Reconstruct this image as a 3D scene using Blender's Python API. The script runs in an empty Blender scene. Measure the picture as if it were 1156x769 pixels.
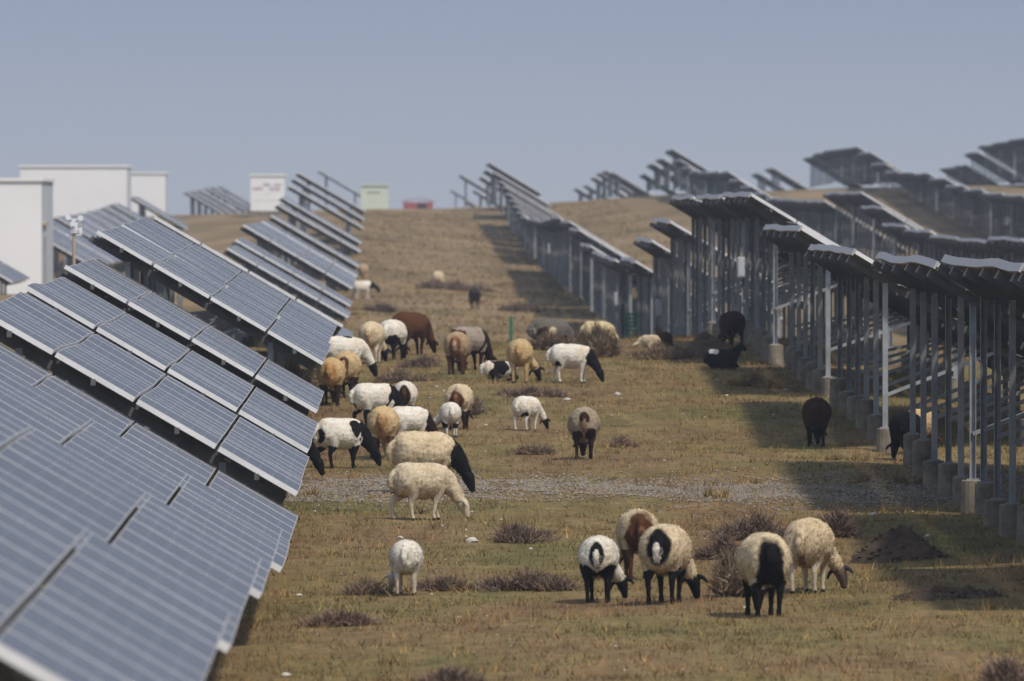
import bpy, bmesh, math, random
import numpy as np
from mathutils import Vector, Matrix, noise

random.seed(7)
rng = np.random.default_rng(7)
scene = bpy.context.scene
COL = scene.collection
F = 12500.0            # focal length in pixels of the 1156 px wide photograph
VX, VY = 437.0, 230.0  # where the row direction and the eye level meet

# ------------------------------------------------------------------ helpers
def link(o, parent=None):
    COL.objects.link(o)
    if parent is not None:
        o.parent = parent
    return o

def tag(o, label=None, cat=None, group=None, kind=None):
    if label: o['label'] = label
    if cat: o['category'] = cat
    if group: o['group'] = group
    if kind: o['kind'] = kind
    return o

def empty(name, loc, label, cat, group=None):
    o = bpy.data.objects.new(name, None)
    o.location = loc
    o.empty_display_size = 0.2
    link(o)
    return tag(o, label, cat, group)

def mesh_obj(name, me, parent=None, loc=(0, 0, 0)):
    o = bpy.data.objects.new(name, me)
    o.location = loc
    return link(o, parent)

class MB:
    """collects boxes / prisms / tubes and makes one mesh of them"""
    def __init__(s):
        s.v, s.f, s.m = [], [], []
    def add(s, verts, faces, mat=0):
        b = len(s.v)
        s.v += [tuple(p) for p in verts]
        s.f += [tuple(i + b for i in f) for f in faces]
        s.m += [mat] * len(faces)
    def box(s, c, size, mat=0, rot=None):
        hx, hy, hz = size[0] / 2, size[1] / 2, size[2] / 2
        vs = [Vector((x, y, z)) for x in (-hx, hx) for y in (-hy, hy) for z in (-hz, hz)]
        if rot is not None:
            vs = [rot @ p for p in vs]
        vs = [p + Vector(c) for p in vs]
        s.add(vs, [(0, 1, 3, 2), (4, 6, 7, 5), (0, 4, 5, 1), (2, 3, 7, 6), (0, 2, 6, 4), (1, 5, 7, 3)], mat)
    def bar(s, a, b, w, h, mat=0):
        a, b = Vector(a), Vector(b)
        t = (b - a).normalized()
        up = Vector((0, 0, 1)) if abs(t.z) < 0.95 else Vector((1, 0, 0))
        sd = t.cross(up).normalized(); up = sd.cross(t)
        vs = [p + sd * (i * w / 2) + up * (j * h / 2) for p in (a, b) for i in (-1, 1) for j in (-1, 1)]
        s.add(vs, [(0, 1, 3, 2), (4, 6, 7, 5), (0, 4, 5, 1), (2, 3, 7, 6), (0, 2, 6, 4), (1, 5, 7, 3)], mat)
    def cyl(s, a, b, r0, r1=None, n=12, mat=0):
        r1 = r0 if r1 is None else r1
        a, b = Vector(a), Vector(b)
        t = (b - a).normalized()
        up = Vector((0, 0, 1)) if abs(t.z) < 0.95 else Vector((1, 0, 0))
        sd = t.cross(up).normalized(); up = sd.cross(t)
        vs = []
        for p, r in ((a, r0), (b, r1)):
            for k in range(n):
                an = 2 * math.pi * k / n
                vs.append(p + sd * (math.cos(an) * r) + up * (math.sin(an) * r))
        fs = [(k, (k + 1) % n, n + (k + 1) % n, n + k) for k in range(n)]
        fs += [tuple(range(n))[::-1], tuple(range(n, 2 * n))]
        s.add(vs, fs, mat)
    def mesh(s, name, mats, smooth=False):
        me = bpy.data.meshes.new(name)
        me.from_pydata(s.v, [], s.f)
        for m in mats: me.materials.append(m)
        me.polygons.foreach_set('material_index', s.m)
        if smooth: me.polygons.foreach_set('use_smooth', [True] * len(s.f))
        me.update()
        bm = bmesh.new(); bm.from_mesh(me)
        bmesh.ops.recalc_face_normals(bm, faces=bm.faces)
        bm.to_mesh(me); bm.free()
        return me

# ------------------------------------------------------------------ terrain
PROF = {
    -60: [(0, -3), (300, -3.2), (500, -3.4), (600, -2.4), (700, -1.9), (800, -1.4), (900, -2.2), (1500, -4)],
    -14: [(0, -3), (60, -3.3), (200, -3.0), (300, -3.2), (500, -3.4), (600, -2.3), (668, -1.5), (740, -0.8), (800, -0.9), (880, -1.9), (1000, -2.2), (1500, -4)],
    -3: [(0, -3), (40, -3.3), (62, -3.55), (82, -3.8), (100, -3.95), (115, -4.0), (141, -3.75), (165, -3.35), (180, -3.1), (200, -2.85),
         (216, -2.75), (248, -3.75), (305, -4.12), (337, -3.7), (380, -3.55), (436, -3.3), (465, -2.75), (510, -2.1), (555, -1.45), (640, -0.8),
         (700, -0.42), (740, -0.42), (800, -0.65), (1000, -1.8), (1500, -4)],
    7: [(0, -3.4), (60, -3.75), (100, -3.9), (124, -3.88), (152, -3.62), (193, -2.98), (213, -2.66), (232, -2.82), (262, -3.8), (300, -4.3),
        (340, -4.2), (390, -3.7), (450, -3.5), (536, -2.8), (634, -1.45), (690, -0.5), (720, -0.36), (760, -0.36), (900, -1.5), (1000, -1.8), (1500, -4)],
    17.5: [(0, -3.4), (100, -3.9), (200, -3.1), (300, -4.15), (350, -4.0), (384, -3.3), (401, -2.9), (460, -2.9), (520, -1.9), (600, -0.2),
           (665, 0.45), (740, 0.5), (900, 0.1), (1000, -0.7), (1500, -4)],
    28: [(0, -3.4), (100, -3.6), (300, -3.9), (400, -3.4), (486, -2.7), (560, -1.0), (620, 0.5), (665, 0.95), (800, 0.7), (1000, -0.5), (1500, -4)],
    39: [(0, -3.4), (100, -3.6), (300, -3.8), (400, -3.3), (500, -2.0), (600, 0.5), (672, 1.1), (800, 1.0), (1000, -0.5), (1500, -4)],
    90: [(0, -3.4), (300, -3.6), (500, -1.8), (600, 0.8), (700, 1.5), (800, 1.2), (1000, -0.5), (1500, -4)],
}
PX = sorted(PROF)
_ND = np.arange(0, 1501, 2.0)
_TAB = []
for px_ in PX:
    a = np.array(PROF[px_])
    t = np.mean([np.interp(_ND + o, a[:, 0], a[:, 1]) for o in np.linspace(-9, 9, 9)], axis=0)
    _TAB.append(t)
_TAB = np.array(_TAB)
_waves = [(rng.uniform(0.25, 1.0), rng.uniform(0.08, 0.5), rng.uniform(0, 6.28), rng.uniform(0.006, 0.016)) for _ in range(14)]
_waves += [(rng.uniform(1.5, 4.0), rng.uniform(0.7, 2.5), rng.uniform(0, 6.28), rng.uniform(0.003, 0.007)) for _ in range(14)]

def height(X, d):
    X = np.asarray(X, float); d = np.asarray(d, float)
    X, d = np.broadcast_arrays(X, d)
    cols = np.array([np.interp(d.ravel(), _ND, t) for t in _TAB])
    xi = np.clip(np.searchsorted(PX, X.ravel(), side='right') - 1, 0, len(PX) - 2)
    px0 = np.array(PX)[xi]; px1 = np.array(PX)[xi + 1]
    t = np.clip((X.ravel() - px0) / (px1 - px0), 0, 1)
    idx = np.arange(X.size)
    z = cols[xi, idx] * (1 - t) + cols[xi + 1, idx] * t
    xr, dr = X.ravel(), d.ravel()
    for k, (a, b, ph, am) in enumerate(_waves):
        z = z + am * np.sin(a * xr * (1 if k % 2 else -1) + b * dr + ph)
    z = z + 0.04 * np.sin(dr * 0.11 + xr * 0.2) * np.clip((dr - 60) / 60, 0, 1)
    return z.reshape(X.shape)

def hz(X, d):
    return float(height(X, d))

def on_ground(px, py, dmin=60.0, dmax=760.0):
    """the first point of the terrain seen along the line of sight through a point of the photograph"""
    d = np.arange(dmin, dmax, 0.25)
    X = (px - VX) / F * d
    zr = -(py - VY) / F * d
    g = height(X, d)
    k = np.argmax(zr <= g)
    if zr[k] > g[k]: k = len(d) - 1
    return float(X[k]), float(d[k]), float(g[k])

# ------------------------------------------------------------------ materials
def new_mat(name):
    m = bpy.data.materials.new(name); m.use_nodes = True
    nt = m.node_tree
    b = nt.nodes['Principled BSDF']
    return m, nt, b

def N(nt, typ, **kw):
    n = nt.nodes.new(typ)
    for k, v in kw.items():
        setattr(n, k, v)
    return n

def ramp(nt, stops, fac=None, interp='LINEAR'):
    r = N(nt, 'ShaderNodeValToRGB')
    r.color_ramp.interpolation = interp
    el = r.color_ramp.elements
    el[0].position, el[0].color = stops[0][0], (*stops[0][1], 1)
    el[1].position, el[1].color = stops[-1][0], (*stops[-1][1], 1)
    for p, c in stops[1:-1]:
        e = el.new(p); e.color = (*c, 1)
    if fac is not None: nt.links.new(fac, r.inputs[0])
    return r

def noise_node(nt, scale, detail=4, rough=0.6, vec=None):
    n = N(nt, 'ShaderNodeTexNoise')
    n.inputs['Scale'].default_value = scale
    n.inputs['Detail'].default_value = detail
    n.inputs['Roughness'].default_value = rough
    if vec is not None: nt.links.new(vec, n.inputs['Vector'])
    return n

def mixc(nt, fac, a, b, blend='MIX'):
    m = N(nt, 'ShaderNodeMix', data_type='RGBA', blend_type=blend)
    if hasattr(fac, 'is_output'): nt.links.new(fac, m.inputs[0])
    else: m.inputs[0].default_value = fac
    for s, i in ((a, 6), (b, 7)):
        if hasattr(s, 'is_output'): nt.links.new(s, m.inputs[i])
        else: m.inputs[i].default_value = (*s, 1)
    return m.outputs[2]

def math_n(nt, op, a, b=None):
    m = N(nt, 'ShaderNodeMath', operation=op)
    for s, i in ((a, 0), (b, 1)):
        if s is None: continue
        if hasattr(s, 'is_output'): nt.links.new(s, m.inputs[i])
        else: m.inputs[i].default_value = s
    return m.outputs[0]

def simple(name, col, rough=0.6, metal=0.0, var=0.25, scale=8.0, spec=0.5):
    m, nt, b = new_mat(name)
    g = N(nt, 'ShaderNodeNewGeometry')
    n = noise_node(nt, scale, 5, 0.65, g.outputs['Position'])
    lo = tuple(c * (1 - var) for c in col); hi = tuple(min(1, c * (1 + var)) for c in col)
    r = ramp(nt, [(0.3, lo), (0.7, hi)], n.outputs[0])
    nt.links.new(r.outputs[0], b.inputs['Base Color'])
    b.inputs['Roughness'].default_value = rough
    b.inputs['Metallic'].default_value = metal
    b.inputs['Specular IOR Level'].default_value = spec
    return m

def patch_colour(nt, bright=1.0):
    """the aisle's vegetation pattern, shared by the soil and the grass on it"""
    g = N(nt, 'ShaderNodeNewGeometry')
    mp = N(nt, 'ShaderNodeMapping'); nt.links.new(g.outputs['Position'], mp.inputs[0])
    mp.inputs['Scale'].default_value = (1, 0.30, 0)
    n1 = noise_node(nt, 0.38, 5, 0.6, mp.outputs[0])
    n2 = noise_node(nt, 1.7, 4, 0.6, mp.outputs[0])
    n3 = noise_node(nt, 7.0, 6, 0.7, g.outputs['Position'])
    c1 = ramp(nt, [(0.34, (0.115, 0.072, 0.046)), (0.44, (0.165, 0.120, 0.066)), (0.52, (0.150, 0.124, 0.056)), (0.63, (0.090, 0.098, 0.037))], n1.outputs[0])
    c2 = ramp(nt, [(0.33, (0.098, 0.066, 0.044)), (0.50, (0.15, 0.116, 0.060)), (0.66, (0.215, 0.17, 0.095))], n2.outputs[0])
    c = mixc(nt, 0.42, c1.outputs[0], c2.outputs[0])
    v = ramp(nt, [(0.25, (0.45,) * 3), (0.75, (1.6,) * 3)], n3.outputs[0])
    c = mixc(nt, 1.0, c, v.outputs[0], 'MULTIPLY')
    c = mixc(nt, 1.0, c, (1.14, 1.055, 0.92), 'MULTIPLY')
    if bright != 1.0:
        c = mixc(nt, 1.0, c, (bright,) * 3, 'MULTIPLY')
    return g, c, n3

def ground_material():
    m, nt, b = new_mat('dry_steppe')
    g, c, n3 = patch_colour(nt, 1.0)
    sep = N(nt, 'ShaderNodeSeparateXYZ'); nt.links.new(g.outputs['Position'], sep.inputs[0])
    # bare, sandier soil on the far slope
    far = math_n(nt, 'MULTIPLY', math_n(nt, 'SUBTRACT', sep.outputs[1], 230.0), 1 / 160.0)
    far = math_n(nt, 'MINIMUM', math_n(nt, 'MAXIMUM', far, 0.0), 0.9)
    mp = N(nt, 'ShaderNodeMapping'); nt.links.new(g.outputs['Position'], mp.inputs[0])
    mp.inputs['Scale'].default_value = (1, 0.22, 0)
    nf = noise_node(nt, 0.16, 6, 0.62, mp.outputs[0])
    cf = ramp(nt, [(0.32, (0.13, 0.098, 0.054)), (0.5, (0.225, 0.162, 0.090)), (0.66, (0.30, 0.21, 0.12))], nf.outputs[0])
    c = mixc(nt, far, c, cf.outputs[0])
    nt.links.new(c, b.inputs['Base Color'])
    b.inputs['Roughness'].default_value = 1.0
    b.inputs['Specular IOR Level'].default_value = 0.1
    bp = N(nt, 'ShaderNodeBump'); bp.inputs['Strength'].default_value = 0.6; bp.inputs['Distance'].default_value = 0.03
    nt.links.new(n3.outputs[0], bp.inputs['Height'])
    nt.links.new(bp.outputs[0], b.inputs['Normal'])
    return m

def grass_material():
    m, nt, b = new_mat('short_dry_grass')
    g, c, n3 = patch_colour(nt, 1.0)
    a = N(nt, 'ShaderNodeAttribute', attribute_name='tint')
    c = mixc(nt, 1.0, c, a.outputs['Color'], 'MULTIPLY')
    nt.links.new(c, b.inputs['Base Color'])
    b.inputs['Roughness'].default_value = 0.9
    b.inputs['Specular IOR Level'].default_value = 0.1
    return m

def coat_material():
    m, nt, b = new_mat('animal_coat')
    a = N(nt, 'ShaderNodeAttribute', attribute_name='coat')
    tc = N(nt, 'ShaderNodeTexCoord')
    n = noise_node(nt, 16, 5, 0.7, tc.outputs['Object'])
    n2 = noise_node(nt, 55, 3, 0.7, tc.outputs['Object'])
    v = ramp(nt, [(0.3, (0.86, 0.84, 0.80)), (0.65, (1.06,) * 3)], n.outputs[0])
    c = mixc(nt, 1.0, a.outputs['Color'], v.outputs[0], 'MULTIPLY')
    nt.links.new(c, b.inputs['Base Color'])
    b.inputs['Roughness'].default_value = 1.0
    b.inputs['Specular IOR Level'].default_value = 0.08
    bp = N(nt, 'ShaderNodeBump'); bp.inputs['Strength'].default_value = 0.4; bp.inputs['Distance'].default_value = 0.012
    nt.links.new(n2.outputs[0], bp.inputs['Height'])
    nt.links.new(bp.outputs[0], b.inputs['Normal'])
    return m

def glass_material():
    """dusty silicon modules: aluminium rim, 10 x 6 cells with pale grid lines"""
    m, nt, b = new_mat('solar_module')
    uv = N(nt, 'ShaderNodeUVMap')
    sep = N(nt, 'ShaderNodeSeparateXYZ'); nt.links.new(uv.outputs[0], sep.inputs[0])
    u, v = sep.outputs[0], sep.outputs[1]
    def edge(x, w):
        return math_n(nt, 'GREATER_THAN', math_n(nt, 'ABSOLUTE', math_n(nt, 'SUBTRACT', x, 0.5)), 0.5 - w)
    rim = math_n(nt, 'MAXIMUM', edge(u, 0.011), edge(v, 0.008))
    def lines(x, n, w):
        return math_n(nt, 'GREATER_THAN', math_n(nt, 'ABSOLUTE', math_n(nt, 'SUBTRACT', math_n(nt, 'FRACT', math_n(nt, 'MULTIPLY', x, n)), 0.5)), 0.5 - w)
    cell = math_n(nt, 'MAXIMUM', lines(u, 10, 0.05), lines(v, 6, 0.03))
    g = N(nt, 'ShaderNodeNewGeometry')
    nz = noise_node(nt, 0.9, 6, 0.65, g.outputs['Position'])
    si = ramp(nt, [(0.3, (0.105, 0.098, 0.090)), (0.7, (0.145, 0.135, 0.123))], nz.outputs[0])
    c = mixc(nt, cell, si.outputs[0], (0.20, 0.195, 0.19))
    c = mixc(nt, rim, c, (0.37, 0.36, 0.35))
    nt.links.new(c, b.inputs['Base Color'])
    rr = math_n(nt, 'ADD', math_n(nt, 'MULTIPLY', rim, 0.35), 0.24)
    nt.links.new(rr, b.inputs['Roughness'])
    b.inputs['Specular IOR Level'].default_value = 0.36
    b.inputs['Specular Tint'].default_value = (1.0, 0.87, 0.72, 1)
    return m

def twig(name, col):
    m, nt, b = new_mat(name)
    a = N(nt, 'ShaderNodeAttribute', attribute_name='tint')
    g = N(nt, 'ShaderNodeNewGeometry')
    n = noise_node(nt, 3, 4, 0.6, g.outputs['Position'])
    r = ramp(nt, [(0.3, tuple(c * 0.7 for c in col)), (0.7, tuple(c * 1.35 for c in col))], n.outputs[0])
    c = mixc(nt, 1.0, r.outputs[0], a.outputs['Color'], 'MULTIPLY')
    nt.links.new(c, b.inputs['Base Color'])
    b.inputs['Roughness'].default_value = 1.0; b.inputs['Specular IOR Level'].default_value = 0.1
    return m

M = {}
M['ground'] = ground_material()
M['grass'] = grass_material()
M['coat'] = coat_material()
M['glass'] = glass_material()
M['alu'] = simple('aluminium_frame', (0.80, 0.80, 0.80), 0.45, 0.0, 0.1, 3)
M['plate'] = simple('weathered_edge_plate', (0.46, 0.44, 0.42), 0.6, 0.0, 0.12, 3)
M['back'] = simple('module_backsheet', (0.075, 0.075, 0.075), 0.7, 0, 0.2, 2)  # backsheets are white; the shade on the undersides is put into this dark grey
M['steel'] = simple('galvanised_steel', (0.31, 0.33, 0.34), 0.55, 0.25, 0.25, 4)
M['rail'] = simple('shade_darkened_rail', (0.11, 0.11, 0.11), 0.7, 0.0, 0.25, 4)  # rafter and purlin steel, darkened: shade below the tables put into its colour
M['concrete'] = simple('footing_concrete', (0.21, 0.18, 0.14), 0.95, 0, 0.4, 6, 0.2)
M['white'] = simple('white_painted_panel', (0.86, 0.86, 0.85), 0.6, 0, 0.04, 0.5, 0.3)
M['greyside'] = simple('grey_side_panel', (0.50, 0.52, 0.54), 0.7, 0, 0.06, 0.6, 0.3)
M['dark'] = simple('dark_trim', (0.03, 0.03, 0.035), 0.7, 0, 0.2, 5, 0.3)
M['green'] = simple('green_plastic', (0.01, 0.16, 0.085), 0.6, 0, 0.25, 10, 0.3)
M['palegreen'] = simple('pale_green_paint', (0.62, 0.68, 0.56), 0.7, 0, 0.06, 0.8, 0.2)
M['red'] = simple('red_paint', (0.36, 0.10, 0.10), 0.6, 0, 0.15, 2, 0.3)
M['blue'] = simple('blue_paint', (0.12, 0.25, 0.45), 0.6, 0, 0.15, 2, 0.3)
M['tan'] = simple('tan_paint', (0.45, 0.38, 0.26), 0.7, 0, 0.15, 4, 0.2)
M['stone'] = simple('pale_stone', (0.52, 0.48, 0.42), 0.9, 0, 0.3, 12, 0.2)
M['gravel'] = simple('grey_gravel', (0.235, 0.203, 0.165), 0.95, 0, 0.5, 11, 0.2)
M['soil'] = simple('dark_dug_soil', (0.085, 0.060, 0.042), 1.0, 0, 0.45, 9, 0.1)
M['heath'] = twig('purple_brown_twigs', (0.180, 0.126, 0.096))
M['drybrown'] = twig('dry_brown_twigs', (0.19, 0.138, 0.092))
M['straw'] = twig('straw_stalks', (0.30, 0.22, 0.11))

# ------------------------------------------------------------------ ground
def build_ground():
    xs = np.concatenate([np.linspace(-260, -16, 34), np.arange(-15, -5, 0.7), np.arange(-5, 13, 0.2), np.arange(13, 50, 1.2), np.linspace(51, 320, 34)])
    ds = np.concatenate([np.arange(-40, 70, 4.0), np.arange(70, 235, 0.45), np.arange(235, 800, 1.6), np.linspace(802, 1500, 50)])
    X, D = np.meshgrid(xs, ds)
    Z = height(X, np.clip(D, 0, 1500))
    nx, nd = len(xs), len(ds)
    me = bpy.data.meshes.new('ground')
    i = np.arange(nx * nd).reshape(nd, nx)
    q = np.stack([i[:-1, :-1], i[:-1, 1:], i[1:, 1:], i[1:, :-1]], -1).reshape(-1, 4)
    me.vertices.add(nx * nd)
    me.vertices.foreach_set('co', np.stack([X, D, Z], -1).ravel())
    me.loops.add(q.size); me.loops.foreach_set('vertex_index', q.ravel())
    me.polygons.add(len(q))
    me.polygons.foreach_set('loop_start', np.arange(0, q.size, 4))
    me.polygons.foreach_set('use_smooth', np.ones(len(q), bool))
    me.update(calc_edges=True); me.validate()
    me.materials.append(M['ground'])
    o = mesh_obj('ground', me); tag(o, kind='structure')

build_ground()

def tri_mesh(name, verts, mat, tint=None, per=3):
    n = len(verts)
    me = bpy.data.meshes.new(name)
    me.vertices.add(n); me.vertices.foreach_set('co', verts.ravel())
    me.loops.add(n); me.loops.foreach_set('vertex_index', np.arange(n))
    me.polygons.add(n // per); me.polygons.foreach_set('loop_start', np.arange(0, n, per))
    me.update(calc_edges=True)
    if tint is not None:
        at = me.color_attributes.new('tint', 'FLOAT_COLOR', 'POINT')
        at.data.foreach_set('color', np.concatenate([tint, np.ones((n, 1))], 1).ravel())
    me.materials.append(mat)
    return me

def blades(P, hgt, wid, lean, nper, spread):
    """P (n,3) tuft bases -> vertices of nper thin triangles for each"""
    n = len(P)
    B = np.repeat(P, nper, 0)
    m = len(B)
    off = rng.normal(0, 1, (m, 2)) * np.repeat(spread, nper)[:, None]
    B = B + np.concatenate([off, np.zeros((m, 1))], 1)
    h = np.repeat(hgt, nper) * rng.uniform(0.5, 1.2, m)
    w = np.repeat(wid, nper) * rng.uniform(0.6, 1.3, m)
    an = rng.uniform(0, 6.283, m)
    le = rng.normal(0, 1, (m, 2)) * (h * lean)[:, None]
    dx = np.stack([np.cos(an) * w / 2, np.sin(an) * w / 2, np.zeros(m)], 1)
    v0 = B - dx; v1 = B + dx
    v2 = B + np.concatenate([le, h[:, None]], 1)
    v0[:, 2] -= 0.01; v1[:, 2] -= 0.01
    return np.stack([v0, v1, v2], 1).reshape(-1, 3)

def build_grass():
    n = 52000
    d = 80 + 152 * rng.random(n) ** 1.15
    X = rng.uniform(-2.6, 12.5, n)
    keep = np.abs(X * F / d + VX - 578) < 640
    # thinner where the ground is bare
    dens = 0.5 + 0.5 * np.sin(X * 0.9 + np.sin(d * 0.21) * 2.0) * np.sin(d * 0.17 + X * 0.3)
    keep &= rng.random(n) < 0.35 + 0.65 * dens
    keep &= ~((np.abs(d - 143.5) < 4.6) & (rng.random(n) < 0.8))
    d, X = d[keep], X[keep]
    P = np.stack([X, d, height(X, d)], 1)
    k = len(P)
    v = blades(P, rng.uniform(0.02, 0.06, k), rng.uniform(0.010, 0.020, k), 0.55, 5, rng.uniform(0.03, 0.12, k))
    tin = rng.choice([0.75, 0.95, 1.1, 1.3, 1.6], k, p=[.12, .25, .3, .2, .13])[:, None] * (np.array([1, 1, 1]) + rng.normal(0, 0.06, (k, 3)))
    # some longer straw-coloured stems
    n2 = 5200
    d2 = rng.uniform(84, 225, n2); X2 = rng.uniform(-2.2, 11.5, n2)
    P2 = np.stack([X2, d2, height(X2, d2)], 1)
    v2 = blades(P2, rng.uniform(0.06, 0.13, n2), rng.uniform(0.007, 0.012, n2), 0.4, 5, rng.uniform(0.02, 0.08, n2))
    t2 = np.array([[2.3, 2.0, 1.7]]) * rng.uniform(0.6, 1.1, (n2, 1))
    n4 = 900
    d4 = rng.uniform(84, 225, n4); X4 = rng.uniform(-2.2, 11.5, n4)
    P4 = np.stack([X4, d4, height(X4, d4)], 1)
    v4 = blades(P4, rng.uniform(0.07, 0.15, n4), rng.uniform(0.008, 0.014, n4), 0.7, 16, rng.uniform(0.04, 0.16, n4))
    t4 = rng.choice([0.7, 1.0, 1.5, 2.0], n4)[:, None] * np.array([[1.05, 0.95, 0.9]])
    # the slope beyond the dip: coarser tufts
    n3 = 9000
    d3 = rng.uniform(320, 690, n3); X3 = rng.uniform(-3, 14, n3)
    P3 = np.stack([X3, d3, height(X3, d3)], 1)
    v3 = blades(P3, rng.uniform(0.05, 0.12, n3), rng.uniform(0.05, 0.10, n3), 0.6, 4, rng.uniform(0.1, 0.4, n3))
    t3 = np.array([[1.35, 1.3, 1.2]]) * rng.uniform(0.6, 1.3, (n3, 1))
    V = np.concatenate([v, v2, v3, v4]); T = np.concatenate([np.repeat(tin, 15, 0), np.repeat(t2, 15, 0), np.repeat(t3, 12, 0), np.repeat(t4, 48, 0)])
    o = mesh_obj('grass', tri_mesh('grass', V, M['grass'], np.clip(T, 0.3, 2.5)))
    tag(o, 'short dry brown and olive grass on the aisle', 'grass', kind='stuff')

build_grass()

def pebbles(P, R):
    """little angular stones as one vertex array (octahedra)"""
    out = []
    o = np.array([[1, 0, 0], [0, 1, 0], [-1, 0, 0], [0, -1, 0], [0, 0, 0.8], [0, 0, -0.6]], float)
    fs = np.array([[0, 1, 4], [1, 2, 4], [2, 3, 4], [3, 0, 4], [1, 0, 5], [2, 1, 5], [3, 2, 5], [0, 3, 5]])
    n = len(P)
    V = o[None] * R[:, None, None] * rng.uniform(0.55, 1.3, (n, 6, 3)) + P[:, None, :]
    return V[:, fs].reshape(-1, 3)

n = 26000
d = rng.normal(143.5, 2.3, n) ; X = rng.uniform(-2.2, 12.0, n)
d += 0.8 * np.sin(X * 0.9)
P = np.stack([X, d, height(X, d) + 0.008], 1)
mg = tri_mesh('gravel_strip', pebbles(P, rng.uniform(0.008, 0.03, n)), M['gravel'])
tag(mesh_obj('gravel', mg), 'band of grey gravel crossing the grass aisle', 'gravel', kind='stuff')

# ------------------------------------------------------------------ solar tables
TW = 3.85; SW = 0.935; SG = (TW - 4 * SW) / 3
POST = {}
def post_mesh(h):
    h = round(h / 0.05) * 0.05
    if h not in POST:
        b = MB()
        b.box((0, 0.03, h / 2), (0.075, 0.008, h))
        b.box((-0.0355, 0, h / 2), (0.008, 0.052, h))
        b.box((0.0355, 0, h / 2), (0.008, 0.052, h))
        b.box((0, 0.0, 0.02), (0.15, 0.12, 0.016))
        POST[h] = b.mesh('post', [M['steel']])
    return POST[h]

def footing_mesh():
    b = MB()
    b.cyl((0, 0, -0.5), (0, 0, 0.40), 0.15, 0.135, 16)
    b.cyl((0, 0, 0.40), (0, 0, 0.412), 0.135, 0.11, 16)
    return b.mesh('footing', [M['concrete']])
FOOT = footing_mesh()
FOOT_H = 0.40

def box_mesh():
    b = MB()
    b.box((0, 0, 0), (0.20, 0.14, 0.40))
    b.box((0, -0.075, 0), (0.16, 0.012, 0.35))
    b.box((0.05, -0.084, 0.02), (0.02, 0.012, 0.06))
    return b.mesh('combiner_box', [M['greyside']])
CBOX = box_mesh()

def module_strip(name, L, nm, fz, xl, ct, st, strips, mats, r):
    """modules as separate boxes in one mesh: strips is the list of (t0, t1) up the slope"""
    vs, fs, mi, uvs = [], [], [], []
    th = 0.055
    p = L / nm
    for (t0, t1) in strips:
        for j in range(nm):
            y0 = -L / 2 + j * p + 0.012; y1 = y0 + p - 0.024
            up = r.uniform(0.0010, 0.0024); sk = r.uniform(-0.001, 0.001)
            def pt(t, y, dz):
                w = fz(y, t) + dz
                return Vector((xl - t * ct + st * w, y, t * st + ct * w))
            b = len(vs)
            top = [pt(t0, y0, up + sk), pt(t1, y0, up - sk), pt(t1, y1, 0), pt(t0, y1, 0)]
            bot = [pt(t0, y0, up + sk - th), pt(t1, y0, up - sk - th), pt(t1, y1, -th), pt(t0, y1, -th)]
            vs += top + bot
            q = [(0, 1, 2, 3), (7, 6, 5, 4), (4, 5, 1, 0), (5, 6, 2, 1), (6, 7, 3, 2), (7, 4, 0, 3)]
            fs += [tuple(b + k for k in f) for f in q]
            mi += [0, 1, 2, 2, 2, 2]
            uvs += [(0, 0), (0, 1), (1, 1), (1, 0)] + [(0.5, 0.5)] * 20
    me = bpy.data.meshes.new(name)
    me.from_pydata([tuple(v) for v in vs], [], fs)
    for m in mats: me.materials.append(m)
    me.polygons.foreach_set('material_index', mi)
    ul = me.uv_layers.new(name='UVMap')
    ul.data.foreach_set('uv', [c for q in uvs for c in q])
    me.update()
    return me

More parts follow.
